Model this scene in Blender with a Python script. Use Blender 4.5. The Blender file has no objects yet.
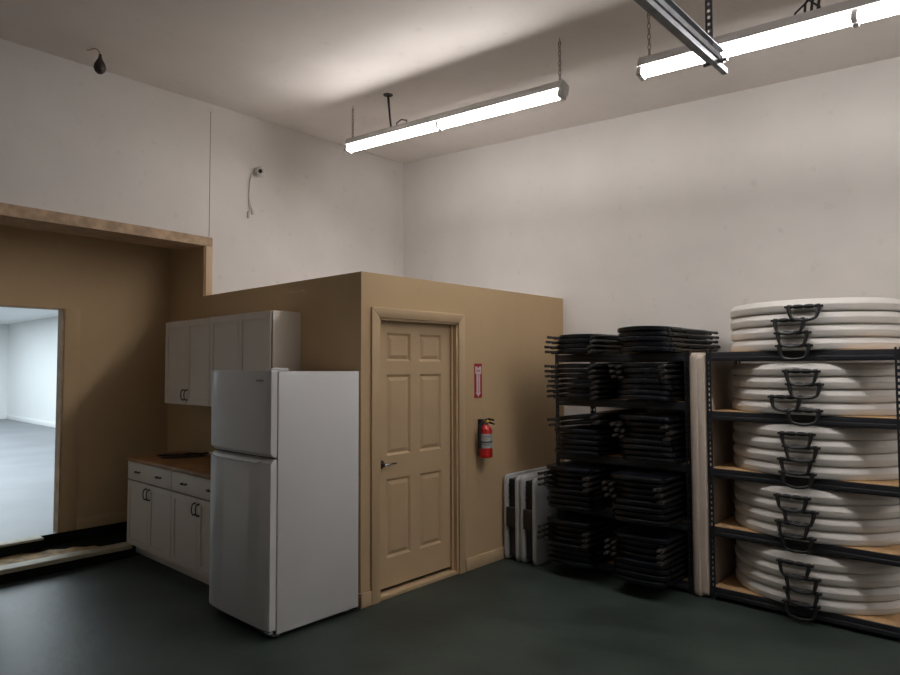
import bpy, bmesh, math, random
from mathutils import Vector, Matrix
random.seed(7)
C = bpy.context.scene.collection
PI = math.pi

# ------------------------------------------------------------------ materials
def mat(name, col, rough=.6, metal=0., var=.06, scale=6., bump=0., bscale=60., spec=.5, col2=None, lo=.35, hi=.65, detail=4):
    m = bpy.data.materials.new(name); m.use_nodes = True
    nt = m.node_tree; b = nt.nodes['Principled BSDF']
    b.inputs['Roughness'].default_value = rough
    b.inputs['Metallic'].default_value = metal
    b.inputs['Specular IOR Level'].default_value = spec
    tc = nt.nodes.new('ShaderNodeTexCoord')
    n = nt.nodes.new('ShaderNodeTexNoise'); n.inputs['Scale'].default_value = scale; n.inputs['Detail'].default_value = detail
    nt.links.new(tc.outputs['Object'], n.inputs['Vector'])
    r = nt.nodes.new('ShaderNodeValToRGB')
    c2 = col2 if col2 else tuple(c * (1 - var) for c in col)
    c1 = col if col2 else tuple(min(1, c * (1 + var)) for c in col)
    r.color_ramp.elements[0].position = lo; r.color_ramp.elements[1].position = hi
    r.color_ramp.elements[0].color = (*c2, 1); r.color_ramp.elements[1].color = (*c1, 1)
    nt.links.new(n.outputs['Fac'], r.inputs['Fac'])
    nt.links.new(r.outputs['Color'], b.inputs['Base Color'])
    if bump:
        n2 = nt.nodes.new('ShaderNodeTexNoise'); n2.inputs['Scale'].default_value = bscale
        nt.links.new(tc.outputs['Object'], n2.inputs['Vector'])
        bp = nt.nodes.new('ShaderNodeBump'); bp.inputs['Strength'].default_value = bump; bp.inputs['Distance'].default_value = .01
        nt.links.new(n2.outputs['Fac'], bp.inputs['Height']); nt.links.new(bp.outputs['Normal'], b.inputs['Normal'])
    return m

def wall_mat(name, col, stain, bump=.12):
    """painted drywall: soft large mottling, a few small scuffs"""
    m = mat(name, col, .85, 0, .035, 1.6, bump, 90, .25)
    nt = m.node_tree; b = nt.nodes['Principled BSDF']
    src = b.inputs['Base Color'].links[0].from_socket
    tc = [n for n in nt.nodes if n.type == 'TEX_COORD'][0]
    n = nt.nodes.new('ShaderNodeTexNoise'); n.inputs['Scale'].default_value = 9; n.inputs['Detail'].default_value = 6
    nt.links.new(tc.outputs['Object'], n.inputs['Vector'])
    r = nt.nodes.new('ShaderNodeValToRGB'); r.color_ramp.elements[0].position = .63; r.color_ramp.elements[1].position = .74
    r.color_ramp.elements[0].color = (0, 0, 0, 1); r.color_ramp.elements[1].color = (.35, .35, .35, 1)
    nt.links.new(n.outputs['Fac'], r.inputs['Fac'])
    mx = nt.nodes.new('ShaderNodeMixRGB'); nt.links.new(r.outputs['Color'], mx.inputs['Fac'])
    nt.links.new(src, mx.inputs['Color1']); mx.inputs['Color2'].default_value = (*stain, 1)
    nt.links.new(mx.outputs['Color'], b.inputs['Base Color'])
    return m

def emit(name, col, s):
    m = bpy.data.materials.new(name); m.use_nodes = True
    nt = m.node_tree; nt.nodes.clear()
    e = nt.nodes.new('ShaderNodeEmission'); e.inputs['Color'].default_value = (*col, 1); e.inputs['Strength'].default_value = s
    o = nt.nodes.new('ShaderNodeOutputMaterial'); nt.links.new(e.outputs[0], o.inputs[0])
    return m

M = dict(
    white_wall=wall_mat('white_wall_paint', (.715, .677, .642), (.52, .49, .46)),
    ceiling=wall_mat('ceiling_paint', (.735, .68, .64), (.55, .51, .48)),
    tan=wall_mat('tan_wall_paint', (.56, .405, .237), (.46, .34, .2)),
    tan_trim=mat('tan_trim_paint', (.575, .42, .255), .5, 0, .03, 4, 0, 60, .4),
    hall=mat('hall_wall_paint', (.78, .79, .78), .8, 0, .01, 1),
    hall_floor=mat('hall_floor_grey', (.185, .192, .205), .5, 0, .08, 1.2),
    floor=mat('green_floor_paint', (.039, .053, .046), .46, 0, .30, 1.6, .16, 14, .34, detail=6),
    dark=mat('dark_step_paint', (.012, .014, .012), .95, 0, .25, 3, 0, 60, .1),
    plank=mat('pale_plank', (.46, .42, .31), .6, 0, .12, 9),
    rough_wood=mat('raw_timber', (.44, .31, .20), .75, 0, .22, 12, .2, 40),
    soffit_wood=mat('soffit_board', (.46, .32, .20), .75, 0, .15, 8),
    ply=mat('ragged_plywood', (.40, .26, .12), .8, 0, .45, 11, .3, 40),
    cab=mat('white_cabinet_paint', (.78, .70, .615), .42, 0, .015, 3, 0, 60, .4),
    gap=mat('shadow_line_black', (.02, .018, .015), .8),
    counter=mat('brown_laminate', (.40, .20, .08), .42, 0, .22, 5, 0, 60, .5),
    handle=mat('dark_bronze', (.07, .055, .045), .35, .7),
    fridge=mat('fridge_enamel', (.72, .72, .725), .28, 0, .01, 3, .05, 160, .5),
    fridge_dark=mat('fridge_gasket_grey', (.10, .10, .10), .6),
    chrome=mat('chrome', (.6, .6, .62), .25, 1.),
    red=mat('extinguisher_red', (.55, .018, .015), .3, 0, .03),
    sign_red=mat('sign_red', (.42, .02, .03), .5, 0, .03),
    sign_white=mat('sign_white', (.72, .62, .66), .5, 0, .02),
    label=mat('silver_label', (.50, .52, .50), .45, .2, .06, 20),
    black=mat('black_plastic', (.012, .012, .014), .38, 0, .1, 20, 0, 60, .5),
    black2=mat('chair_black_plastic', (.0045, .0055, .009), .26, 0, .12, 8, 0, 60, .38),
    frame=mat('chair_frame_steel', (.013, .012, .012), .38, .4),
    rubber=mat('grey_rubber', (.035, .029, .026), .7),
    rack=mat('rack_black_steel', (.022, .024, .030), .42, .2, .1, 20),
    board=mat('particle_board', (.56, .35, .17), .75, 0, .14, 60, .1, 120),
    table=mat('white_table_plastic', (.72, .69, .65), .5, 0, .02, 12, .10, 220, .35),
    table_tan=mat('ivory_table_plastic', (.58, .49, .41), .55, 0, .03, 9, .10, 220, .3),
    table_grey=mat('grey_white_table_plastic', (.47, .475, .48), .5, 0, .03, 14, .10, 220, .3),
    latch=mat('black_table_legs', (.020, .022, .028), .5, .3, .4, 70),
    galv=mat('galvanized_steel', (.34, .35, .37), .5, .5, .15, 12),
    house=mat('light_housing_white', (.55, .53, .53), .5),
    chain=mat('zinc_chain', (.30, .27, .25), .45, .7),
    cable=mat('black_cable', (.015, .015, .015), .5),
    camwhite=mat('camera_white', (.62, .60, .57), .45),
    bulb=mat('dark_bulb', (.030, .022, .018), .45),
    copper=mat('copper_wire', (.30, .16, .10), .45, .5),
    yellow=mat('yellow_tag', (.6, .42, .05), .5),
    bag=mat('dark_bag_plastic', (.05, .045, .04), .35),
    joint=mat('panel_joint_grey', (.16, .13, .11), .8),
)
M["tube"] = emit("lit_tube", (1., .972, .955), 56.)

# ------------------------------------------------------------------ mesh builder
class B:
    def __init__(s): s.bm = bmesh.new()
    def _merge(s, t, mtx=None):
        if mtx is not None: bmesh.ops.transform(t, matrix=mtx, verts=t.verts)
        me = bpy.data.meshes.new('t'); t.to_mesh(me); t.free(); s.bm.from_mesh(me); bpy.data.meshes.remove(me)
        return s
    def box(s, x0, x1, y0, y1, z0, z1, bev=0., seg=2, mtx=None):
        t = bmesh.new(); bmesh.ops.create_cube(t, size=1)
        for v in t.verts: v.co = Vector(((x0 + x1) / 2 + v.co.x * (x1 - x0), (y0 + y1) / 2 + v.co.y * (y1 - y0), (z0 + z1) / 2 + v.co.z * (z1 - z0)))
        if bev: bmesh.ops.bevel(t, geom=t.edges[:], offset=bev, segments=seg, affect='EDGES', profile=.5)
        return s._merge(t, mtx)
    def poly(s, pts, h, mtx=None, bev=0.):
        """prism: pts in XY, extruded h along +Z, then transformed"""
        t = bmesh.new(); vs = [t.verts.new((p[0], p[1], 0)) for p in pts]; f = t.faces.new(vs)
        r = bmesh.ops.extrude_face_region(t, geom=[f])
        for v in [g for g in r['geom'] if isinstance(g, bmesh.types.BMVert)]: v.co.z += h
        bmesh.ops.recalc_face_normals(t, faces=t.faces[:])
        if bev: bmesh.ops.bevel(t, geom=t.edges[:], offset=bev, segments=2, affect='EDGES', profile=.5)
        return s._merge(t, mtx)
    def tube(s, pts, r, n=8, closed=False):
        pts = [Vector(p) for p in pts]; N = len(pts); t = bmesh.new(); rings = []
        rr = r if isinstance(r, (list, tuple)) else [r] * N
        prev = None
        for i, p in enumerate(pts):
            if closed: d = pts[(i + 1) % N] - pts[i - 1]
            else: d = pts[min(i + 1, N - 1)] - pts[max(i - 1, 0)]
            d.normalize()
            if prev is None:
                a = d.cross(Vector((0, 0, 1)))
                if a.length < .1: a = d.cross(Vector((1, 0, 0)))
            else: a = prev - d * prev.dot(d)
            a.normalize(); prev = a; b = d.cross(a)
            rings.append([t.verts.new(p + (a * math.cos(2 * PI * k / n) + b * math.sin(2 * PI * k / n)) * rr[i]) for k in range(n)])
        for i in range(N if closed else N - 1):
            A, Bq = rings[i], rings[(i + 1) % N]
            for k in range(n): t.faces.new((A[k], A[(k + 1) % n], Bq[(k + 1) % n], Bq[k]))
        if not closed: t.faces.new(rings[0]); t.faces.new(rings[-1])
        bmesh.ops.recalc_face_normals(t, faces=t.faces[:])
        return s._merge(t)
    def lathe(s, prof, n=24, mtx=None):
        t = bmesh.new(); rings = []
        for r, z in prof: rings.append([t.verts.new((r * math.cos(2 * PI * k / n), r * math.sin(2 * PI * k / n), z)) for k in range(n)])
        for i in range(len(rings) - 1):
            for k in range(n): t.faces.new((rings[i][k], rings[i][(k + 1) % n], rings[i + 1][(k + 1) % n], rings[i + 1][k]))
        t.faces.new(rings[0]); t.faces.new(rings[-1])
        bmesh.ops.recalc_face_normals(t, faces=t.faces[:])
        return s._merge(t, mtx)
    def loft(s, rings, mtx=None):
        t = bmesh.new(); R = [[t.verts.new(p) for p in r] for r in rings]; n = len(R[0])
        for i in range(len(R) - 1):
            for k in range(n): t.faces.new((R[i][k], R[i][(k + 1) % n], R[i + 1][(k + 1) % n], R[i + 1][k]))
        t.faces.new(R[0]); t.faces.new(R[-1])
        bmesh.ops.recalc_face_normals(t, faces=t.faces[:])
        return s._merge(t, mtx)
    def build(s, name, m, parent=None, smooth=40, local=False):
        """vertices are in world space unless local; the parent's origin is taken off"""
        if parent is not None and not local:
            o = origin(parent)
            for v in s.bm.verts: v.co -= o
        me = bpy.data.meshes.new(name); s.bm.to_mesh(me); s.bm.free()
        me.materials.append(M[m])
        if smooth:
            for p in me.polygons: p.use_smooth = True
            me.set_sharp_from_angle(angle=math.radians(smooth))
        ob = bpy.data.objects.new(name, me); C.objects.link(ob)
        if parent is not None: ob.parent = parent
        return ob
def origin(o):
    v = Vector((0, 0, 0))
    while o is not None: v += Vector(o.location); o = o.parent
    return v
def thing(name, label, cat, loc=(0, 0, 0), group=None):
    o = bpy.data.objects.new(name, None); C.objects.link(o); o.location = loc; o.empty_display_size = .1
    return tag(o, label, cat, group)
def tag(o, label, cat, group=None):
    o['label'] = label; o['category'] = cat
    if group: o['group'] = group
    return o
def struct(o): o['kind'] = 'structure'; return o
def copy_tree(o, parent=None):
    c = o.copy(); C.objects.link(c)
    if parent is not None: c.parent = parent
    for ch in list(o.children): copy_tree(ch, c)
    return c
ORD = ['topmost', 'second', 'third', 'fourth', 'fifth', 'sixth', 'seventh', 'eighth']
def R4(ax, deg): return Matrix.Rotation(math.radians(deg), 4, ax)
def T4(x, y, z): return Matrix.Translation((x, y, z))

# ------------------------------------------------------------------ dimensions (metres); X right along back wall, Y into back wall, Z up
H0, SL = 4.3425, .0647
XD, YK, HB = 2.389, -2.676, 2.419
XR = -.745                       # recess back wall
def ceil_z(x): return H0 - SL * x

# ------------------------------------------------------------------ the setting
b = B(); b.box(-.15, 9.5, -9.5, .2, -.2, 0); struct(b.build('floor', 'floor', smooth=0))
b = B()                                                     # sloped ceiling
x0, x1 = -.3, 9.6
b.loft([[(x0, y, ceil_z(x0)), (x1, y, ceil_z(x1)), (x1, y, ceil_z(x1) + .15), (x0, y, ceil_z(x0) + .15)] for y in (-9.6, .2)])
struct(b.build('ceiling', 'ceiling', smooth=0))
def top_wall(bb, x0, x1, y0, y1, z0):                       # a wall whose top follows the ceiling
    bb.loft([[(x0, y0, z0), (x1, y0, z0), (x1, y1, z0), (x0, y1, z0)],
             [(x0, y0, ceil_z(x0)), (x1, y0, ceil_z(x1)), (x1, y1, ceil_z(x1)), (x0, y1, ceil_z(x0))]])
b = B(); top_wall(b, -.25, 9.5, 0, .2, 0); struct(b.build('wall_back', 'white_wall', smooth=0))
OY0, OY1, OZ = -4.375, -2.66, 2.925                          # opening in the left wall
b = B(); top_wall(b, -.25, 0, -9.5, OY0, 0); top_wall(b, -.25, 0, OY0, OY1, 2.965); top_wall(b, -.25, 0, OY1, 0, 0)
struct(b.build('wall_left', 'white_wall', smooth=0))
b = B(); top_wall(b, 9.3, 9.5, -9.5, 0, 0); struct(b.build('wall_right', 'white_wall', smooth=0))
b = B(); top_wall(b, 0, 9.3, -9.7, -9.5, 0); struct(b.build('wall_front', 'white_wall', smooth=0))
# partition box with the closet door
b = B(); b.box(XR, -.2505, YK, YK + .12, 0, 3.05); b.box(-.2505, -.001, YK, -2.6605, 0, 3.05); b.box(-.001, XD, YK, YK + .12, 0, HB)
struct(b.build('wall_partition_left', 'tan', smooth=0))
DY0, DY1, DZ = -2.508, -1.63, 2.092                          # door opening
b = B(); b.box(XD - .13, XD, YK + .12, DY0, 0, HB); b.box(XD - .13, XD, DY1, 0, 0, HB); b.box(XD - .13, XD, DY0, DY1, DZ, HB)
struct(b.build('wall_partition_right', 'tan', smooth=0))
b = B(); b.box(0, XD - .13, YK + .12, 0, HB - .10, HB - .01); struct(b.build('closet_light_lid', 'white_wall', smooth=0))  # unseen lid, added to keep light out of the closet box
# recess behind the opening
RDY0, RDY1, RDZ = -4.62, -3.67, 2.285
b = B(); b.box(XR - .13, XR, -5.2, RDY0, 0, 3.05); b.box(XR - .13, XR, RDY1, YK + .12, 0, 3.05); b.box(XR - .13, XR, RDY0, RDY1, RDZ, 3.05)
struct(b.build('wall_recess', 'tan', smooth=0))
b = B(); b.box(XR, -.25, -5.2, -5.08, 0, 3.05); struct(b.build('wall_recess_side', 'tan', smooth=0))
b = B(); b.box(XR - .13, -.25, -5.2, YK + .12, 3.05, 3.15); struct(b.build('ceiling_recess', 'tan', smooth=0))
b = B(); b.box(XR, -.32, -5.08, YK, -.2, .098); b.box(-.32, -.17, -5.08, -3.245, -.2, .098); b.box(XR - .001, XR + .018, -5.08, YK, .09, .199); b.box(XR, XR + .11, -4.6, -3.84, .09, .185); struct(b.build('floor_step', 'dark', smooth=0))
b = B(); b.box(-.30, -.15, -5.08, -3.245, .075, .112, .004); struct(b.build('trim_step_edge', 'plank'))
b = B(); b.box(XR - .02, XR + .13, -4.6, -3.83, .186, .206, .003); struct(b.build('trim_threshold', 'plank'))
# tan jamb board of the doorway and flat casing
b = B(); b.box(XR - .13, XR + .004, RDY1 - .012, RDY1, .2, RDZ); b.box(XR - .13, XR + .004, RDY0, RDY1, RDZ - .012, RDZ)
struct(b.build('trim_hall_doorway', 'soffit_wood', smooth=0))
b = B(); b.box(XR, XR + .012, RDY1 + .005, RDY1 + .14, .2, 2.28, .002); struct(b.build('trim_hall_casing', 'tan'))
b = B(); b.box(XR, XR + .014, RDY1 + .14, YK, .2, .315, .004); struct(b.build('baseboard_recess', 'tan'))
# hall beyond
b = B(); b.box(-17.5, XR - .13, -9, .1, 0, .198); b.box(XR - .13, XR, RDY0, RDY1, 0, .198); struct(b.build('floor_hall', 'hall_floor', smooth=0))
b = B(); b.box(-17.5, XR - .13, -.126, .07, .198, 3.07); struct(b.build('wall_hall_right', 'hall', smooth=0))
b = B(); b.box(-17.6, -17.4, -9, .07, .198, 3.07); struct(b.build('wall_hall_far', 'hall', smooth=0))
b = B(); b.box(-17.6, XR - .13, -9.1, .07, 3.07, 3.2); struct(b.build('ceiling_hall', 'hall', smooth=0))
b = B(); b.box(-17.5, XR - .13, -9.1, -9, .198, 3.07)
struct(b.build('wall_hall_left', 'hall', smooth=0))
b = B(); b.box(XR - .25, XR - .13, -9, RDY0, 0, 3.07); b.box(XR - .25, XR - .13, RDY1 + .12, .07, 0, 3.07); b.box(XR - .25, XR - .13, RDY0, RDY1 + .12, RDZ + .15, 3.07)
struct(b.build('wall_hall_near', 'hall', smooth=0))
b = B(); b.box(-17.4, XR - .26, -.142, -.126, .198, .32, .003); struct(b.build('baseboard_hall', 'hall'))
# header board, soffit, right jamb strip of the big opening
b = B()
b.loft([[(0.001, OY0 - .3, 2.930), (.022, OY0 - .3, 2.930), (.022, OY0 - .3, 3.030), (.001, OY0 - .3, 3.030)],
        [(0.001, -3.3, 2.920), (.022, -3.3, 2.920), (.022, -3.3, 3.012), (.001, -3.3, 3.012)],
        [(0.001, -2.60, 2.912), (.022, -2.60, 2.912), (.022, -2.60, 3.000), (.001, -2.60, 3.000)]])
struct(b.build('trim_header', 'rough_wood', smooth=0))
b = B(); b.loft([[(-.40, y, z), (.0005, y, z), (.0005, y, 2.966), (-.40, y, 2.966)] for y, z in ((OY0, 2.928), (OY1, 2.914))]); struct(b.build('trim_soffit', 'soffit_wood', smooth=0))
b = B(); b.box(.002, .016, -2.664, -2.594, HB, 2.917, .002); struct(b.build('trim_opening_right', 'tan_trim'))
b = B(); b.box(.002, .016, OY0 - .07, OY0 + .004, .0, 2.935, .002); struct(b.build('trim_opening_left', 'tan_trim'))
b = B(); b.box(0, .0025, -2.629, -2.6245, 3.01, 4.265); struct(b.build('trim_panel_joint', 'joint', smooth=0))
# baseboards of the partition
b = B(); b.box(XD, XD + .014, YK - .014, DY0 - .012, 0, .105, .003); b.box(0, XD + .014, YK - .014, YK, 0, .105, .003); struct(b.build('baseboard_left', 'tan_trim'))
b = B(); b.box(XD, XD + .014, DY1 + .09, 0, 0, .105, .003); struct(b.build('baseboard_right', 'tan_trim'))
# door casing, mitred
b = B(); cw = .085; cy0, cy1, cz = DY0 - cw + .008, DY1 + cw - .008, DZ + cw - .012
mt = Matrix(((0, 0, 1, XD), (1, 0, 0, 0), (0, 1, 0, 0), (0, 0, 0, 1)))   # (u,v,h) -> (XD+h, u, v)
b.poly([(cy0, 0), (DY0 - .003, 0), (DY0 - .003, DZ - .004), (cy0, cz)], .018, mt, .003)
b.poly([(cy1, 0), (cy1, cz), (DY1 + .003, DZ - .004), (DY1 + .003, 0)], .018, mt, .003)
b.poly([(cy0 + .001, cz), (DY0 - .003, DZ - .003), (DY1 + .003, DZ - .003), (cy1 - .001, cz)], .018, mt, .003)
struct(b.build('trim_casing', 'tan_trim'))
b = B(); b.box(XD - .13, XD + .004, DY0, DY0 + .018, 0, DZ); b.box(XD - .13, XD + .004, DY1 - .018, DY1, 0, DZ); b.box(XD - .13, XD + .004, DY0, DY1, DZ - .018, DZ)
b.box(XD - .05, XD - .038, DY0 + .018, DY0 + .022, 0, DZ); b.box(XD - .055, XD - .035, DY1 - .034, DY1 - .018, 0, DZ - .018)
struct(b.build('trim_jamb', 'tan_trim', smooth=0))
b = B(); b.box(XD - .10, XD + .002, DY0 + .018, DY1 - .018, 0, .030, .004); struct(b.build('trim_sill', 'tan_trim'))
# six-panel door
door = bpy.data.objects.new('door_1', None); C.objects.link(door); struct(door); door.location = (XD - .06, (DY0 + DY1) / 2, .055)
b = B(); xf = XD - .06; y0, y1, z0, z1 = DY0 + .022, DY1 - .024, .058, DZ - .021
b.box(xf - .04, xf - .016, y0, y1, z0, z1)
def raised(bb, ya, yb, za, zb):                              # moulded frame rails around + raised field
    for i, (dx, ins) in enumerate(((.0, 0),)): pass
    r = lambda x, m_: [(x, ya + m_, za + m_), (x, yb - m_, za + m_), (x, yb - m_, zb - m_), (x, ya + m_, zb - m_)]
    bb.loft([r(xf - .02, .018), r(xf - .0155, .018), r(xf - .003, .046), r(xf - .0025, .048)])
W = y1 - y0; st = .112
cols = [(y0 + st, y0 + W / 2 - .050), (y0 + W / 2 + .050, y1 - st)]
rows = [(.276, .868), (1.045, 1.662), (1.765, 1.983)]
b.box(xf - .018, xf, y0, y0 + st, z0, z1); b.box(xf - .018, xf, y1 - st, y1, z0, z1); b.box(xf - .018, xf, cols[0][1], cols[1][0], z0, z1)
zz = [z0] + [v for r_ in rows for v in r_] + [z1]
for k in range(0, 8, 2):
    for ya, yb in cols: b.box(xf - .018, xf, ya, yb, zz[k], zz[k + 1])
for ya, yb in cols:
    for za, zb in rows:
        raised(b, ya, yb, za, zb)
        o_ = lambda x, m_: [(x, ya + m_, za + m_), (x, yb - m_, za + m_), (x, yb - m_, zb - m_), (x, ya + m_, zb - m_)]
        t = bmesh.new()                                      # sloped moulding ring
        A = [t.verts.new(p) for p in o_(xf, 0)]; Q = [t.verts.new(p) for p in o_(xf - .0158, .018)]
        for k in range(4): t.faces.new((A[k], A[(k + 1) % 4], Q[(k + 1) % 4], Q[k]))
        bmesh.ops.recalc_face_normals(t, faces=t.faces[:]); b._merge(t)
b.build('door_slab', 'tan_trim', door, smooth=0)
hy, hz = y0 + .055, .985
b = B(); b.lathe([(.001, 0), (.032, 0), (.032, .006), (.026, .012), (.012, .014), (.012, .045), (.001, .047)], 20, T4(xf, hy, hz) @ R4('Y', 90))
lv = b.build('door_handle', 'handle', door)
b = B(); b.tube([(xf + .042, hy, hz), (xf + .050, hy + .03, hz + .002), (xf + .050, hy + .07, hz + .006), (xf + .046, hy + .115, hz + .004)], [.011, .010, .008, .006]); b.build('lever', 'chrome', lv)

# ------------------------------------------------------------------ wood scrap on the step
pts = []
top = [(-4.7, .30), (-4.3, .31), (-4.16, .27), (-4.02, .29), (-3.9, .22), (-3.8, .25), (-3.7, .17), (-3.62, .19), (-3.55, .11), (-3.48, .09)]
b = B(); b.poly([(-.305 - w - .012 * random.random(), y) for y, w in top] + [(-.325, -3.46), (-.302, -3.52), (-.302, -4.7)], .006, T4(0, 0, .0985))
tag(b.build('plywood_strip', 'ply'), 'ragged brown plywood strip lying on the dark step behind the pale plank', 'wood scrap')

# ------------------------------------------------------------------ kitchen cabinets
def shaker(bb, x0, x1, yf, z0, z1, t=.02, fr=.055, dep=.007):
    bb.box(x0, x1, yf + dep, yf + t, z0, z1)
    bb.box(x0, x0 + fr, yf, yf + t, z0, z1, .0015, 1); bb.box(x1 - fr, x1, yf, yf + t, z0, z1, .0015, 1)
    bb.box(x0 + fr, x1 - fr, yf, yf + t, z1 - fr, z1, .0015, 1); bb.box(x0 + fr, x1 - fr, yf, yf + t, z0, z0 + fr, .0015, 1)
def pull(parent, p, axis='Z', L=.092, r=.0046):
    x, y, z = p; q = B()
    h = L / 2
    if axis == 'Z': P = [(x, y, z - h), (x, y - .022, z - h * .93), (x, y - .030, z - h * .5), (x, y - .032, z), (x, y - .030, z + h * .5), (x, y - .022, z + h * .93), (x, y, z + h)]
    else: P = [(x - h, y, z), (x - h * .93, y - .022, z), (x - h * .5, y - .030, z), (x, y - .032, z), (x + h * .5, y - .030, z), (x + h * .93, y - .022, z), (x + h, y, z)]
    q.tube(P, [r * 1.7, r * 1.3, r, r, r, r * 1.3, r * 1.7]); return q.build('handle', 'handle', parent)
YC = -3.24
def base_cab(x0, x1, label):
    t = thing('base_cabinet', label, 'kitchen cabinet', ((x0 + x1) / 2, YC + .3, 0), 'white base cabinets under the brown counter')
    q = B(); q.box(x0 + .001, x1 - .001, YC + .021, YK - .016, .10, .862); q.build('body', 'cab', t, 0)
    q = B(); q.box(x0 + .001, x1 - .001, YC + .085, YC + .10, 0.001, .10); q.build('toe_kick', 'cab', t, 0)
    q = B(); q.box(x0 + .003, x1 - .003, YC + .0195, YC + .0215, .68, .70); q.build('shadow_gap', 'gap', t, 0)
    q = B(); q.box(x0 + .003, x1 - .003, YC, YC + .02, .695, .855, .002); d = q.build('drawer', 'cab', t)
    w = x1 - x0
    for f in (.26, .74): pull(d, (x0 + w * f, YC, .775), 'X', .070, .0046)
    for k in (0, 1):
        xa = x0 + .003 + k * w / 2; xb = xa + w / 2 - .005
        q = B(); shaker(q, xa, xb, YC, .105, .685); d = q.build('door', 'cab', t)
        pull(d, (xb - .03 if k == 0 else xa + .03, YC, .60))
base_cab(-.302, .603, 'white base cabinet beside the dark step, at the far left end of the counter')
base_cab(.605, 1.52, 'white base cabinet with two doors, half hidden beside the refrigerator')
b = B(); b.box(-.315, 1.54, YC - .02, YK - .016, .864, .896, .004); tag(b.build('countertop', 'counter'), 'brown laminate countertop on the white base cabinets', 'countertop')
YU = -2.955
def upper_cab(x0, x1, z0, z1, label, hz=None):
    t = thing('wall_cabinet', label, 'kitchen cabinet', ((x0 + x1) / 2, YK - .15, z0), 'white wall cabinets')
    q = B(); q.box(x0, x1, YU + .021, YK - .001, z0, z1, .0015, 1); q.build('body', 'cab', t, 0)
    w = x1 - x0
    for k in (0, 1):
        xa = x0 + .002 + k * w / 2; xb = xa + w / 2 - .004
        q = B(); shaker(q, xa, xb, YU, z0 + .002, z1 - .002); d = q.build('door', 'cab', t)
        pull(d, (xb - .03 if k == 0 else xa + .03, YU, z0 + .09))
upper_cab(-.195, .676, 1.383, 2.157, 'white wall cabinet with two bronze handles, above the brown countertop')
upper_cab(.680, 1.640, 1.383, 2.163, 'white wall cabinet half hidden behind the top of the refrigerator')
# packet of black hardware on the counter
t = thing('tool_packet', 'long dark packet of loose black hardware lying on the brown countertop', 'hardware packet', (.14, -2.92, .897))
b = B(); prof = []
def axis_pt(u): return (.07 + .13 * u, -3.10 + .37 * u)
for i in range(15):
    u = i / 14; w = .085 * (1 - abs(2 * u - 1) ** 4) + .014; h = .016 * (1 - abs(2 * u - 1) ** 3) + .004 + .003 * random.random()
    x, y = axis_pt(u)
    prof.append([(x - w, y, .8968), (x + w, y, .8968), (x + w * .7, y, .8968 + h), (x - w * .7, y, .8968 + h)])
b.loft(prof); b.build('bag', 'bag', t)
b = B()
for i in range(12):
    x, y = axis_pt(.08 + .075 * i)
    b.box(-.045, .045, -.016, .016, 0, .012, .003, 1, T4(x + random.uniform(-.045, .045), y, .912 + .006 * random.random()) @ R4('Z', random.uniform(20, 110)))
b.build('bracket', 'black', t)

# ------------------------------------------------------------------ refrigerator
FX0, FX1, FYD, FYB, FH = 1.641, 2.414, -3.440, -2.715, 1.70
t = thing('refrigerator', 'white two-door refrigerator standing against the tan wall beside the door', 'refrigerator', ((FX0 + FX1) / 2, -3.05, 0))
b = B(); b.box(FX0 + .003, FX1 - .001, -3.378, FYB, .03, FH - .008, .005); b.build('body', 'fridge', t)
b = B(); b.box(FX0 + .015, FX1 - .012, -3.388, -3.375, .05, FH - .02); b.build('gasket', 'fridge_dark', t, 0)
def fdoor(z0, z1, name, scoop):
    n = 12; rings = []
    def ring(z, ins=0, fy=0):
        P = []
        for i in range(n + 1):
            u = i / n; x = FX0 + ins + (FX1 - FX0 - 2 * ins) * u
            y = FYD - .009 * (1 - (2 * u - 1) ** 2) + ins * .6 + fy + .008 * (abs(2 * u - 1) ** 12)
            P.append((x, y, z))
        return P + [(FX1 - ins, -3.388, z), (FX0 + ins, -3.388, z)]
    q = B()
    if scoop == 'bottom': R_ = [ring(z0, .004, .030), ring(z0 + .012, .001, .016), ring(z0 + .028), ring(z1 - .006), ring(z1, .006)]
    else: R_ = [ring(z0, .006), ring(z0 + .006), ring(z1 - .03), ring(z1 - .012, .001, .012), ring(z1, .004, .028)]
    q.loft(R_); return q.build(name, 'fridge', t, 35)
d1 = fdoor(1.144, FH, 'freezer_door', 'bottom'); d2 = fdoor(.060, 1.131, 'fridge_door', 'top')
b = B()                                                      # grip lip in the top of the lower door
P = [(FX0 + .02 + (FX1 - FX0 - .10) * u, FYD - .013 + .004 * abs(2 * u - 1), 1.121 - .018 * min(1, (1 - abs(2 * u - 1)) * 6)) for u in [i / 16 for i in range(17)]]
b.tube(P, .006); b.build('grip', 'fridge', d2)
b = B(); b.box(FX1 - .155, FX1 - .075, FYD - .0105, FYD - .004, 1.630, 1.641, .001, 1, None); b.build('badge', 'galv', d1)
b = B(); b.box(FX1 - .085, FX1 - .008, -3.43, -3.30, FH - .006, FH + .016, .004); b.build('hinge_cover', 'fridge', t)
b = B(); b.box(FX1 - .06, FX1 - .012, -3.43, -3.34, .034, .052, .003); b.build('lower_hinge', 'chrome', t)
b = B(); b.box(FX0 + .01, FX1 - .012, -3.40, -3.36, .022, .058, .002); b.build('kick_grille', 'fridge_dark', t)
for x, y in ((FX0 + .06, -3.34), (FX1 - .06, -3.34), (FX0 + .06, -2.78), (FX1 - .06, -2.78)):
    b = B(); b.lathe([(.02, 0), (.02, .02), (.012, .022), (.012, .032)], 12, T4(x, y, .0005)); b.build('foot', 'fridge_dark', t)

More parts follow.
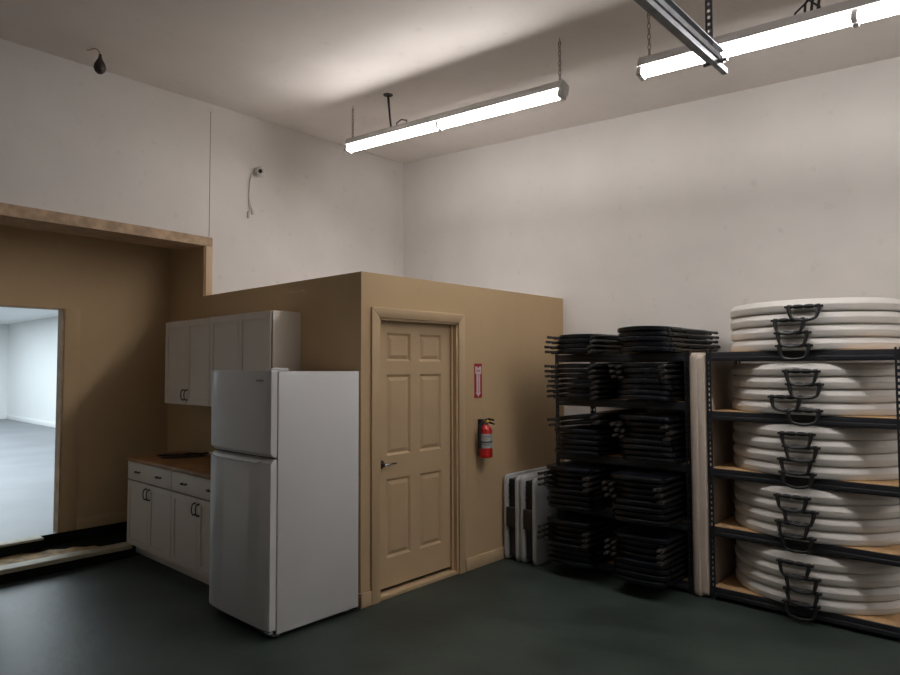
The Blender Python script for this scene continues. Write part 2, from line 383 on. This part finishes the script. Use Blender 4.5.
# ------------------------------------------------------------------ sign and extinguisher on the partition
def text_mesh(s, size, mtx, align='CENTER'):
    cu = bpy.data.curves.new('txt', 'FONT'); cu.body = s; cu.size = size; cu.align_x = align; cu.align_y = 'CENTER'; cu.extrude = .0004
    o = bpy.data.objects.new('txt', cu); C.objects.link(o)
    me = bpy.data.meshes.new_from_object(o.evaluated_get(bpy.context.evaluated_depsgraph_get()))
    q = B(); q.bm.from_mesh(me); bmesh.ops.transform(q.bm, matrix=mtx, verts=q.bm.verts)
    bpy.data.objects.remove(o); bpy.data.curves.remove(cu); bpy.data.meshes.remove(me)
    return q
sy, sz0, sz1 = -1.363, 1.450, 1.748
face = Matrix(((0, 0, 1, XD), (1, 0, 0, 0), (0, 1, 0, 0), (0, 0, 0, 1)))
t = thing('safety_sign', 'red and white fire extinguisher arrow sign on tan wall above the extinguisher', 'sign', (XD, sy, sz0))
b = B(); b.box(XD + .0003, XD + .003, sy - .051, sy + .051, sz0, sz1, .0008, 1); b.build('plate', 'sign_red', t)
b = B()
b.poly([(sy - .040, 1.722), (sy - .014, 1.722), (sy, 1.704), (sy + .014, 1.722), (sy + .040, 1.722), (sy + .040, 1.664), (sy + .024, 1.652), (sy - .024, 1.652), (sy - .040, 1.664)], .0010, T4(.0030, 0, 0) @ face)
b.poly([(sy - .024, 1.650), (sy + .024, 1.650), (sy + .024, 1.496), (sy + .034, 1.496), (sy, 1.460), (sy - .034, 1.496), (sy - .024, 1.496)], .0010, T4(.0030, 0, 0) @ face)
b.build('arrow', 'sign_white', t, 0)
q = text_mesh('FIRE', .030, T4(XD + .0045, sy, 1.684) @ Matrix(((0, 0, 1, 0), (1, 0, 0, 0), (0, 1, 0, 0), (0, 0, 0, 1)))); q.build('lettering', 'sign_red', t, 0)
q = text_mesh('EXTINGUISHER', .0235, T4(XD + .0045, sy, 1.572) @ Matrix(((0, 0, 1, 0), (1, 0, 0, 0), (0, 1, 0, 0), (0, 0, 0, 1))) @ R4('Z', -90)); q.build('lettering', 'sign_red', t, 0)

ex, ey = XD + .075, -1.350
t = thing('fire_extinguisher', 'red fire extinguisher hung on the tan wall right of the door', 'fire extinguisher', (ex, ey, .92))
b = B(); b.lathe([(.001, .925), (.050, .925), (.056, .932), (.056, 1.15), (.052, 1.168), (.040, 1.186), (.024, 1.198), (.020, 1.205), (.001, 1.206)], 28, T4(ex, ey, 0)); b.build('cylinder', 'red', t)
def arc_label(z0, z1, a0, a1, m, name, r=.0568):
    q = B(); n = 14
    q.loft([[(ex + rr * math.cos(a), ey + rr * math.sin(a), z) for rr, z in ((r - .001, z0), (r, z0), (r, z1), (r - .001, z1))] for a in [a0 + (a1 - a0) * i / n for i in range(n + 1)]])
    return q.build(name, m, t)
L1 = arc_label(1.008, 1.130, math.radians(-150), math.radians(25), 'label', 'label')
arc_label(1.056, 1.066, math.radians(-180), math.radians(178), 'black', 'strap', .0585)
for z, a0, a1 in ((1.108, -95, -20), (1.096, -100, -15), (1.084, -85, -35), (1.044, -90, -10), (1.034, -80, -15)):
    q = B(); n = 6; r = .0572
    q.loft([[(ex + rr * math.cos(a), ey + rr * math.sin(a), zz_) for rr, zz_ in ((r - .001, z), (r, z), (r, z + .004), (r - .001, z + .004))] for a in [math.radians(a0 + (a1 - a0) * i / n) for i in range(n + 1)]])
    q.build('print', 'fridge_dark', L1)
b = B(); b.lathe([(.016, 1.205), (.018, 1.215), (.018, 1.232), (.013, 1.24), (.001, 1.242)], 16, T4(ex, ey, 0)); b.box(ex - .012, ex + .012, ey - .022, ey + .016, 1.222, 1.244, .003); b.build('valve', 'chrome', t)
b = B(); b.tube([(ex, ey - .015, 1.243), (ex + .005, ey + .03, 1.252), (ex + .02, ey + .085, 1.240)], [.009, .010, .008]); b.build('lever', 'black', t)
b = B(); b.tube([(ex, ey - .01, 1.228), (ex + .01, ey + .04, 1.222), (ex + .025, ey + .085, 1.205)], [.008, .009, .007]); b.build('carry_handle', 'black', t)
b = B(); b.lathe([(.001, 0), (.014, 0), (.014, .012), (.001, .014)], 14, T4(ex + .016, ey - .004, 1.232) @ R4('Y', 70)); b.build('gauge', 'yellow', t)
b = B(); b.tube([(ex + .01, ey + .055, 1.253), (ex + .012, ey + .075, 1.262), (ex + .012, ey + .092, 1.258)], .006); b.build('pull_pin', 'yellow', t)
b = B(); b.tube([(ex - .005, ey - .02, 1.232), (ex - .005, ey - .05, 1.225), (ex - .01, ey - .066, 1.19), (ex - .012, ey - .069, 1.10), (ex - .012, ey - .068, 1.0)], [.009, .010, .010, .010, .012]); b.build('hose', 'black', t)
b = B(); b.box(XD + .0005, ex - .04, ey - .02, ey + .02, 1.0, 1.25, .002); b.build('wall_bracket', 'frame', t)

t.location.z += .016

# ------------------------------------------------------------------ strip lights
def chain_pts(bb, x, y, z0, z1, pitch=.034):
    n = max(1, int((z1 - z0) / pitch)); h = (z1 - z0) / n
    for i in range(n):
        zc = z0 + h * (i + .5); a = (i % 2) * PI / 2; P = []
        for k in range(8):
            w = 2 * PI * k / 8; u = .010 * math.cos(w); v = (h * .62) * math.sin(w)
            P.append((x + u * math.cos(a), y + u * math.sin(a), zc + v))
        bb.tube(P, .0036, 5, True)
TILT = 16
def strip_light(xa, za, xb, zb, Y, label):
    t = thing('strip_light', label, 'light fixture', ((xa + xb) / 2, Y, (za + zb) / 2), 'fluorescent strip lights hung on chains')
    L = math.hypot(xb - xa, zb - za); ang = math.degrees(math.atan2(zb - za, xb - xa))
    F = T4(xa, Y, za) @ R4('Y', -ang) @ R4('X', -TILT)       # local: x along, z up, tubes below
    q = B(); q.loft([[(x, -.052, -.006), (x, -.051, .030), (x, -.042, .064), (x, .042, .064), (x, .051, .030), (x, .052, -.006), (x, .02, -.002), (x, -.02, -.002)] for x in (0, L)], F); q.build('housing', 'house', t, 0)
    for x in (-.004, L):
        q = B(); q.loft([[(xx, -.055, -.012), (xx, -.055, .030), (xx, -.045, .067), (xx, .045, .067), (xx, .055, .030), (xx, .055, -.012)] for xx in (x, x + .004)], F); q.build('end_cap', 'house', t, 0)
    for yy in (-.021, .021):
        off = .03 if yy > 0 else 0.0
        for x0, x1 in ((.02, L / 2 - .02), (L / 2 + .02, L - .02)):
            q = B(); q.lathe([(.001, x0), (.0128, x0 + .001), (.0128, x1 - .001), (.001, x1)], 14, F @ T4(0, yy, -.036) @ R4('Y', 90)); q.build('tube', 'tube', t)
        for x in (.008, L / 2, L - .008):
            q = B(); q.box(x - .016, x + .016, yy - .019, yy + .019, -.060, -.004, .003, 1, F); q.build('socket', 'house', t)
    for x, z in ((xa + .06, za + (zb - za) * .025), (xb - .03, za + (zb - za) * .985)):
        q = B(); chain_pts(q, x, Y, z + .052, ceil_z(x) - .03)
        q.tube([(x, Y, ceil_z(x) + .002), (x, Y, ceil_z(x) - .022), (x + .012, Y, ceil_z(x) - .036), (x, Y, ceil_z(x) - .046), (x - .01, Y, ceil_z(x) - .036)], .003, 6)
        q.build('chain', 'chain', t)
    return t
YL = -1.75
t1 = strip_light(1.08, 3.875, 3.54, 3.715, YL, 'two-tube strip light nearest the left wall, hung on chains')
t2 = strip_light(4.14, 3.678, 6.60, 3.518, YL, 'two-tube strip light at upper right, behind the steel track')
t3 = strip_light(7.05, 3.48, 9.20, 3.34, YL, 'unseen two-tube strip light, added at the far right end of the row')  # third fixture is out of view, added to extend the light row
b = B(); b.tube([(1.76, YL + .0, 3.872), (1.78, YL - .01, 3.93), (1.84, YL - .01, 3.945), (1.90, YL, 3.925), (1.88, YL + .01, 3.90), (1.80, YL, 3.905), (1.77, YL, 3.87)], .006, 6); b.build('cord', 'cable', t1)
b = B()
for k in range(3):
    b.tube([(5.12 + .03 * k, YL, 3.63), (5.13 + .035 * k, YL - .01, 3.74), (5.22 + .02 * k, YL, 3.85), (5.28 + .02 * k, YL, 3.97)], .008, 6)
b.tube([(5.06, YL, 3.63), (5.08, YL - .02, 3.70), (5.15, YL - .02, 3.75), (5.20, YL, 3.70), (5.17, YL, 3.64)], .007, 6)
b.build('cord', 'cable', t2)
t = thing('ceiling_cable', 'short black cable hanging from a ceiling plate above the left strip light', 'cable', (1.64, -1.74, 4.236))
zc = ceil_z(1.64)
b = B(); b.lathe([(.001, -.006), (.045, -.006), (.045, .001), (.001, .001)], 16, T4(1.64, -1.74, zc)); b.build('ceiling_plate', 'rubber', t)
b = B(); b.tube([(1.64, -1.74, zc - .004), (1.65, -1.74, zc - .10), (1.665, -1.74, zc - .22), (1.68, -1.74, zc - .32)], [.012, .010, .009, .008], 8); b.build('cable', 'cable', t)

# dark pear-shaped bulb on a bare wire
bx, by = .50, -3.83; zc = ceil_z(bx)
t = thing('pendant_bulb', 'dark pear-shaped bulb hanging from a wire at the upper left ceiling', 'light bulb', (bx, by, 4.10))
b = B(); b.lathe([(.001, 4.090), (.020, 4.094), (.038, 4.112), (.046, 4.138), (.042, 4.165), (.028, 4.195), (.016, 4.215), (.012, 4.235), (.012, 4.25), (.001, 4.252)], 20, T4(bx, by, 0)); b.build('bulb', 'bulb', t)
b = B(); b.tube([(bx, by, 4.25), (bx - .015, by, 4.275), (bx - .03, by - .01, 4.298), (bx - .06, by - .03, zc + .002)], .004, 6)
b.tube([(bx - .06, by - .03, zc - .003), (bx - .09, by - .05, zc - .012), (bx - .12, by - .06, zc - .004)], .004, 6); b.build('wire', 'copper', t)
# security camera
cx_, cy_, cz_ = .0, -2.10, 3.765
t = thing('security_camera', 'white dome security camera with dangling white cable on the left wall', 'security camera', (0, cy_, cz_))
b = B(); b.lathe([(.001, .001), (.048, .001), (.048, .018), (.04, .026), (.001, .028)], 20, T4(0, cy_, cz_) @ R4('Y', 90)); b.build('base', 'camwhite', t)
b = B(); b.lathe([(.001, -.045), (.02, -.041), (.036, -.026), (.045, 0), (.040, .022), (.028, .038), (.001, .040)], 20, T4(.055, cy_ + .005, cz_) @ R4('Z', -35) @ R4('Y', 100) @ Matrix.Scale(1.25, 4)); b.build('dome', 'camwhite', t)
b = B(); b.lathe([(.001, 0), (.017, 0), (.017, .010), (.001, .011)], 16, T4(.055, cy_ + .005, cz_) @ R4('Z', -35) @ R4('Y', 100) @ T4(0, 0, .045) @ Matrix.Scale(1.25, 4)); b.build('lens', 'black', t)
b = B(); b.tube([(.004, cy_ - .03, cz_ + .0), (.012, cy_ - .07, cz_ - .02), (.010, cy_ - .09, cz_ - .10), (.008, cy_ - .10, cz_ - .25), (.008, cy_ - .10, cz_ - .36), (.010, cy_ - .085, cz_ - .42), (.010, cy_ - .10, cz_ - .455)], .006, 6)
b.tube([(.010, cy_ - .10, cz_ - .28), (.014, cy_ - .085, cz_ - .36), (.014, cy_ - .055, cz_ - .43)], .006, 6); b.build('cable', 'camwhite', t)
b = B(); b.box(.004, .024, cy_ - .115, cy_ - .09, cz_ - .50, cz_ - .43, .004); b.box(.004, .022, cy_ - .07, cy_ - .045, cz_ - .455, cz_ - .415, .004); b.build('connector', 'camwhite', t)

# ------------------------------------------------------------------ overhead steel track on a perforated hanger
tx, ty, tz = 4.962, -2.60, 3.196
t = thing('overhead_track', 'galvanized steel overhead door track hung from the ceiling, upper right', 'track', (tx, ty, tz))
def prism_y(bb, pts, y0, y1): bb.loft([[(x, y, z) for x, z in pts] for y in (y0, y1)])
b = B()
prism_y(b, [(tx - .030, tz - .030), (tx - .030, tz + .026), (tx + .018, tz + .026), (tx + .018, tz + .020), (tx - .024, tz + .020), (tx - .024, tz - .024), (tx + .010, tz - .024), (tx + .018, tz - .012), (tx + .022, tz - .015), (tx + .013, tz - .030)], -8.6, ty)
b.build('rail', 'galv', t, 0)
b = B(); prism_y(b, [(tx - .064, tz - .018), (tx - .064, tz + .052), (tx - .060, tz + .052), (tx - .060, tz - .014), (tx - .031, tz - .014), (tx - .031, tz - .018)], -8.6, ty - .02); b.build('stiffener', 'galv', t, 0)
b = B(); prism_y(b, [(tx - .018, tz - .060), (tx - .018, tz - .034), (tx + .006, tz - .034), (tx + .006, tz - .060)], -8.6, ty + .07); b.build('lower_rail', 'galv', t, 0)
b = B(); b.tube([(tx - .06, ty - .06, tz - .045), (tx + .05, ty - .06, tz - .045)], .009, 6); b.lathe([(.001, 0), (.015, 0), (.015, .012), (.001, .012)], 6, T4(tx + .022, ty - .06, tz - .045) @ R4('Y', 90)); b.build('bolt', 'chrome', t)
b = B(); hx, hyy = tx - .005, ty - .13
zt = ceil_z(hx); zb_ = tz - .01; w = .034; n = int((zt - zb_) / .032); p = (zt - zb_) / n
b.box(hx - w / 2, hx - w / 2 + .011, hyy, hyy + .003, zb_, zt); b.box(hx + w / 2 - .011, hx + w / 2, hyy, hyy + .003, zb_, zt)
for i in range(n): b.box(hx - w / 2, hx + w / 2, hyy, hyy + .003, zb_ + i * p, zb_ + i * p + p * .55)
b.box(hx - w / 2, hx - w / 2 + .003, hyy, hyy + .03, zb_, zt)
b.build('perforated_hanger', 'galv', t, 0)

# ------------------------------------------------------------------ steel racks
LV = [1.823, 1.385, .962, .535, .094]
YF, YR = -.817, -.185
def post_mesh(x0, x1, yf, sgn, xin):
    """slotted angle post: face across X at yf, flange along Y at xin; sgn=+1 flange runs to +Y"""
    q = B(); H = 1.835; n = 46; p = H / n; hw = .012; xm = (x0 + x1) / 2
    ya, yb = sorted((yf, yf + sgn * .0022))
    q.box(x0, xm - hw / 2, ya, yb, 0, H); q.box(xm + hw / 2, x1, ya, yb, 0, H)
    for i in range(n): q.box(xm - hw / 2, xm + hw / 2, ya, yb, i * p, i * p + p * .5)
    xa, xb = sorted((xin, xin + (.0022 if xin == x0 else -.0022)))
    y2 = yf + sgn * .038; lo, hi = sorted((yf, y2)); ym = (lo + hi) / 2
    q.box(xa, xb, lo, ym - hw / 2, 0, H); q.box(xa, xb, ym + hw / 2, hi, 0, H)
    for i in range(n): q.box(xa, xb, ym - hw / 2, ym + hw / 2, i * p, i * p + p * .5)
    return q
def rack(x0, x1, label, LV):
    t = thing('storage_rack', label, 'shelving', ((x0 + x1) / 2, (YF + YR) / 2, 0), 'black boltless steel racks along the back wall')
    pw = .038
    for xa, xin in ((x0, x0), (x1 - pw, x1)):
        for yf, s in ((YF, 1), (YR, -1)): post_mesh(xa, xa + pw, yf, s, xin).build('post', 'rack', t, 0)
    for z in LV:
        for yf, s in ((YF, 1), (YR, -1)):
            q = B(); ya, yb = sorted((yf + s * .003, yf + s * .016)); q.box(x0 + .003, x1 - .003, ya, yb, z - .066, z - .001, .003, 2)
            yo = yf - s * .005; ya, yb = sorted((yo, yo + s * .012)); q.box(x0 + pw, x1 - pw, ya, yb, z - .068, z - .036, .005, 3)
            q.build('beam', 'rack', t)
        for xa in (x0 + .003, x1 - .016):
            q = B(); q.box(xa, xa + .013, YF + .017, YR - .017, z - .06, z - .008, .002, 1); q.build('beam', 'rack', t)
        q = B(); q.box(x0 + .018, x1 - .018, YF + .0165, YR - .0165, z - .013, z); q.build('shelf_board', 'board', t, 0)
    return t
TX0, TX1 = 4.165, 5.390
rack(TX0, TX1, 'black slotted steel rack holding the stacked round white tables', LV)
LC = [1.823, 1.446, .976, .535, .094]
CX0, CX1 = 2.826, 4.036
rack(CX0, CX1, 'black slotted steel rack holding the stacked black folding chairs', LC)

# ------------------------------------------------------------------ round tables folded in half, four per shelf
RT, PT = .582, .0880
def half_outline(r, z, n=40):
    return [(r * math.cos(PI + PI * i / n), r * math.sin(PI + PI * i / n) , z) for i in range(n + 1)]
def inset(P, d):                                             # shrink the rim and pull the fold edge in
    return P
def half_slab(up):
    zs = [(.0440, RT - .0015), (.0455, RT), (.074, RT - .016), (.0825, RT - .024), (.0872, RT - .040)]
    if not up: zs = [(.0438, RT - .0015), (.0425, RT), (.012, RT - .003), (.004, RT - .007), (.0004, RT - .016)]
    q = B(); q.loft([half_outline(r, z) for z, r in zs]); return q
def make_table():
    t = bpy.data.objects.new('folding_table', None); C.objects.link(t); t.empty_display_size = .1
    half_slab(True).build('tabletop_half', 'table', t, 50, True); half_slab(False).build('tabletop_half', 'table', t, 50, True)
    h = bpy.data.objects.new('carry_handle', None)
    yb = -(RT + .019); zb = .032
    q = B(); pts = []; rr = []
    for i in range(25):
        u = -1 + 2 * i / 24; pts.append((u * .098, yb, zb)); rr.append(.0090 + .0065 * abs(math.sin(u * PI * 1.5)) ** .5)
    q.tube(pts, rr, 10)
    q.tube([(-.117, yb + .003, zb), (-.095, yb, zb)], .008, 8); q.tube([(.095, yb, zb), (.117, yb + .003, zb)], .008, 8)
    for s in (-1, 1): q.box(s * .106 - .008, s * .106 + .008, yb - .006, -RT + .022, zb - .008, zb + .006, .002, 1)
    bar = q.build('handle_bar', 'black', t, 40, True)
    q = B(); P = [(-.094, yb, zb + .006), (-.088, yb - .006, zb - .03), (-.080, yb - .012, zb - .062)]
    P += [(.078 * -math.cos(PI * k / 10), yb - .013, zb - .066 - .028 * math.sin(PI * k / 10)) for k in range(1, 10)]
    P += [(.080, yb - .012, zb - .062), (.088, yb - .006, zb - .03), (.094, yb, zb + .006)]
    q.tube(P, [.015, .0135, .0115] + [.0098] * 9 + [.0115, .0135, .015], 8); q.build('handle_loop', 'black', bar, 40, True)
    bpy.data.objects.remove(h)
    q = B(); q.box(-RT + .05, RT - .05, -.012, .004, .040, .048, .002, 1); q.build('hinge', 'black', t, 40, True)
    return t
TIER = ['top', 'second', 'middle', 'fourth', 'bottom']
HOFF = [[805, 792.5, 795, 796], [802, 804, 788, 803], [798, 802, 797, 798], [794, 800, 795, 798], [797, 803, 803, 802]]
proto = make_table(); first = True
for ti, lv in enumerate(LV):
    for k in range(4):                                       # k=0 topmost
        o = proto if first else copy_tree(proto); first = False
        o.location = (4.778 + random.uniform(-.003, .003), -.280, lv + .0005 + (3 - k) * PT)
        off = (HOFF[ti][k] - (794.5, 795, 796.5, 798, 800)[ti]) * .0072
        hb = [c for c in o.children if c.name.startswith('handle_bar')][0]
        hb.rotation_euler = (0, 0, math.asin(off / RT))
        place = ['topmost', 'second from top', 'third from top', 'lowest'][k]
        tag(o, 'white half-folded round table, %s, stack on %s rack shelf' % (place, TIER[ti]), 'folding table', 'round white tables folded in half on the rack')

# ------------------------------------------------------------------ tall white table standing on end between the racks
t = thing('folding_table', 'tall ivory rectangular table standing on end between the two racks', 'folding table', (4.10, -.47, 0))
b = B()                                                      # thick rim with rounded corners, profile split in two steps
def rrect(y0, y1, z0, z1, r, n=6):
    P = []
    for cy_, cz2, a in ((y1 - r, z1 - r, 0), (y0 + r, z1 - r, 90), (y0 + r, z0 + r, 180), (y1 - r, z0 + r, 270)):
        for i in range(n + 1):
            w = math.radians(a + 90 * i / n); P.append((cy_ + r * math.cos(w), cz2 + r * math.sin(w)))
    return P
b.loft([[(x, y, z) for y, z in rrect(-.852 + m_, -.09 - m_, .001 + m_, 1.822 - m_, .045)] for x, m_ in ((4.044, .022), (4.050, .008), (4.060, .001), (4.098, 0), (4.104, .004), (4.106, .012))])
b.build('tabletop', 'table_tan', t, 50)
b = B()
b.loft([[(x, y, z) for y, z in rrect(-.842 + m_, -.10 - m_, .012 + m_, 1.812 - m_, .04)] for x, m_ in ((4.106, .0), (4.150, .004), (4.155, .010))])
b.build('apron', 'table_tan', t, 50)

# ------------------------------------------------------------------ two half-folded rectangular tables on edge by the tan wall
def folded(xa, label, lean):
    t = thing('folding_table', label, 'folding table', (xa + .085, -.56, 0), 'rectangular tables folded in half on edge')
    y0, y1, h = -1.045, -.12, .752
    for x0, x1 in ((xa, xa + .044), (xa + .126, xa + .170)):
        q = B(); q.loft([[(x, y, z) for y, z in rrect(y0 + m_, y1 - m_, .001 + m_, h - m_, .05)] for x, m_ in ((x0, .014), (x0 + .008, .003), (x0 + .016, 0), (x1 - .016, 0), (x1 - .008, .003), (x1, .014))]); q.build('tabletop_half', 'table_grey', t, 50)
    q = B(); q.box(xa + .046, xa + .124, y0 + .03, y1 - .03, .04, h - .035, .004, 1); q.build('folded_legs', 'latch', t)
    q = B(); q.box(xa + .036, xa + .134, y0 - .002, y0 + .03, .30, .47, .004, 1); q.build('latch', 'black', t)
    for k, z in enumerate((.60, .66, .55)):
        q = B(); q.tube([(xa + .052, y0 + .022, z), (xa + .114, y0 + .018, z + .02)], .006, 6); q.build('brace', 'frame', t)
    for o in t.children: pass
    return t
folded(2.405, 'grey-white rectangular table folded in half on edge, against the tan wall', 0)
folded(2.590, 'grey-white rectangular table folded in half on edge, next to the chair rack', 0)

# ------------------------------------------------------------------ folding chairs, lying flat in stacks
CP = .0445
def slab(w, y0, y1, bulge0, bulge1, arch, th, z0, nx=14, ny=8):
    """plastic panel lying flat: convex ends, arched across its width, rounded border"""
    q = bmesh.new(); top = []; bot = []
    for j in range(ny + 1):
        v = j / ny; rt = []; rb = []
        for i in range(nx + 1):
            u = -1 + 2 * i / nx; c = 1 - .72 * u * u - .28 * u ** 8
            ya = y0 - bulge0 * (c - 1) * -1 if False else y0 + bulge0 * (1 - c); yb = y1 - bulge1 * (1 - c)
            y = ya + (yb - ya) * v; x = u * w; a = arch * (1 - u * u)
            rt.append(q.verts.new((x, y, z0 + th + a))); rb.append(q.verts.new((x, y, z0 + a)))
        top.append(rt); bot.append(rb)
    for j in range(ny):
        for i in range(nx):
            q.faces.new((top[j][i], top[j][i + 1], top[j + 1][i + 1], top[j + 1][i])); q.faces.new((bot[j][i], bot[j + 1][i], bot[j + 1][i + 1], bot[j][i + 1]))
    rim = [(0, i) for i in range(nx + 1)] + [(j, nx) for j in range(1, ny + 1)] + [(ny, i) for i in range(nx - 1, -1, -1)] + [(j, 0) for j in range(ny - 1, 0, -1)]
    for k in range(len(rim)):
        a, c = rim[k], rim[(k + 1) % len(rim)]
        q.faces.new((top[a[0]][a[1]], bot[a[0]][a[1]], bot[c[0]][c[1]], top[c[0]][c[1]]))
    bmesh.ops.recalc_face_normals(q, faces=q.faces[:])
    eds = [e for e in q.edges if len(e.link_faces) == 2 and e.calc_face_angle(0) > 1.0]
    bmesh.ops.bevel(q, geom=eds, offset=.0045, segments=3, affect='EDGES', profile=.5)
    o = B(); o._merge(q); return o
def make_chair():
    t = bpy.data.objects.new('folding_chair', None); C.objects.link(t); t.empty_display_size = .1
    slab(.192, -.440, .13, .06, .01, .004, .034, .006).build('seat', 'black2', t, 60, True)
    slab(.214, .16, .500, .012, .085, .009, .034, .006).build('backrest', 'black2', t, 60, True)
    for s in (-1, 1):
        q = B(); q.tube([(s * .222, -.500, .021), (s * .222, -.30, .022), (s * .222, .14, .022), (s * .216, .30, .021), (s * .21, .36, .021)], .0105, 8); l = q.build('leg', 'frame', t, 40, True)
        q = B(); q.tube([(s * .222, -.512, .021), (s * .222, -.465, .021)], .0125, 10); q.build('foot_cap', 'rubber', l, 40, True)
        q = B(); q.tube([(s * .180, -.470, .012), (s * .182, -.30, .0105), (s * .190, .05, .0105)], .009, 8); l = q.build('leg', 'frame', t, 40, True)
        q = B(); q.tube([(s * .180, -.482, .012), (s * .180, -.44, .012)], .0115, 10); q.build('foot_cap', 'rubber', l, 40, True)
    q = B(); q.tube([(-.218, -.40, .022), (.218, -.40, .022)], .007, 8); q.build('crossbar', 'frame', t, 40, True)
    q = B(); q.tube([(-.178, -.36, .011), (.178, -.36, .011)], .007, 8); q.build('crossbar', 'frame', t, 40, True)
    return t
chair = make_chair(); first = True
COLS = [(3.125, 'left'), (3.735, 'right')]
#            tier: list (from the bottom up) of 'F' feet forward / 'B' back forward
PAT = {0: 'FFFF', 1: 'FFFFFFF', 2: 'BBBBFFF', 3: 'BBBBFFFB', 4: 'BBBBFFFB'}
for ti, lv in enumerate(LC):
    for ci, (cx0, side) in enumerate(COLS):
        pat = PAT[ti]
        if ci == 1: pat = {0: 'BBBBB', 1: 'BBBBFFF'}.get(ti, pat)
        if ti == 2 and ci == 1: pat = 'BBBBFFFB'
        if ti == 2 and ci == 0: pat = 'BBBBBFF'
        n = len(pat); zt = lv + .001; CP = .0445 if ti > 1 else (.0425 if ti == 1 else (.0415 if ci == 0 else .0395))
        for k, f in enumerate(pat):
            o = chair if first else copy_tree(chair); first = False
            ph = (PI if f == 'B' else 0) + math.radians(random.uniform(-1.6, 1.6))
            tilt = 0
            y = -.545 + random.uniform(-.012, .012) + (.012 if f == 'B' else -.005)
            x = cx0 + random.uniform(-.010, .010) - (.03 if ti > 2 and ci == 0 else 0)
            if ti > 2: y -= .15 if ci else .10
            if ti == 2 and ci == 0 and k >= 5:
                tilt = -6; z = zt + k * CP + .027 + (k - 5) * .002; x += .01
            else: z = zt + k * CP
            o.location = (x, y, z)
            o.rotation_euler = (Matrix.Rotation(math.radians(tilt), 3, 'Y') @ Matrix.Rotation(ph, 3, 'Z')).to_euler()
            d = n - 1 - k
            place = 'topmost' if d == 0 else 'lowest' if k == 0 else ORD[d] + ' from top'
            tag(o, 'black folding chair lying flat, %s, %s stack, %s shelf of chair rack' % (place, side, TIER[ti]), 'folding chair', 'black folding chairs stacked on the rack')

# ------------------------------------------------------------------ lights: tubes light the room; an added area lamp stands in for hall daylight
ld = bpy.data.lights.new('hall_daylight_fill', 'AREA'); ld.shape = 'RECTANGLE'; ld.size = 13; ld.size_y = 3; ld.energy = 590; ld.color = (.82, .93, 1.)
lo = bpy.data.objects.new('hall_daylight_fill', ld); C.objects.link(lo); lo.location = (-9.5, -3.2, 3.04)                                     # added fill lamp under the hall ceiling, faces down
w = bpy.data.worlds.new('World'); bpy.context.scene.world = w; w.use_nodes = True
w.node_tree.nodes['Background'].inputs['Color'].default_value = (.6, .75, .9, 1); w.node_tree.nodes['Background'].inputs['Strength'].default_value = .3

# ------------------------------------------------------------------ camera
F_, YAW, PITCH, ROLL = 655.458, .7426, .0451, -.0036
cyw, syw, cp, sp = math.cos(YAW), math.sin(YAW), math.cos(PITCH), math.sin(PITCH)
fwd = Vector((-syw * cp, cyw * cp, sp)); rt = Vector((cyw, syw, 0)); up = rt.cross(fwd)
c, s = math.cos(ROLL), math.sin(ROLL); r2 = rt * c + up * s; u2 = -rt * s + up * c
cd = bpy.data.cameras.new('camera'); cam = bpy.data.objects.new('camera', cd); C.objects.link(cam)
cd.sensor_width = 36; cd.sensor_fit = 'HORIZONTAL'; cd.lens = F_ * 36 / 900; cd.clip_end = 100
mw = Matrix((r2, u2, -fwd)).transposed().to_4x4(); mw.translation = (6.0811, -5.7444, 1.7181); cam.matrix_world = mw
sc = bpy.context.scene; sc.camera = cam
vs = sc.view_settings; vs.view_transform = 'Standard'; vs.look = 'None'; vs.gamma = 1; vs.use_curve_mapping = False; vs.exposure = 0.18
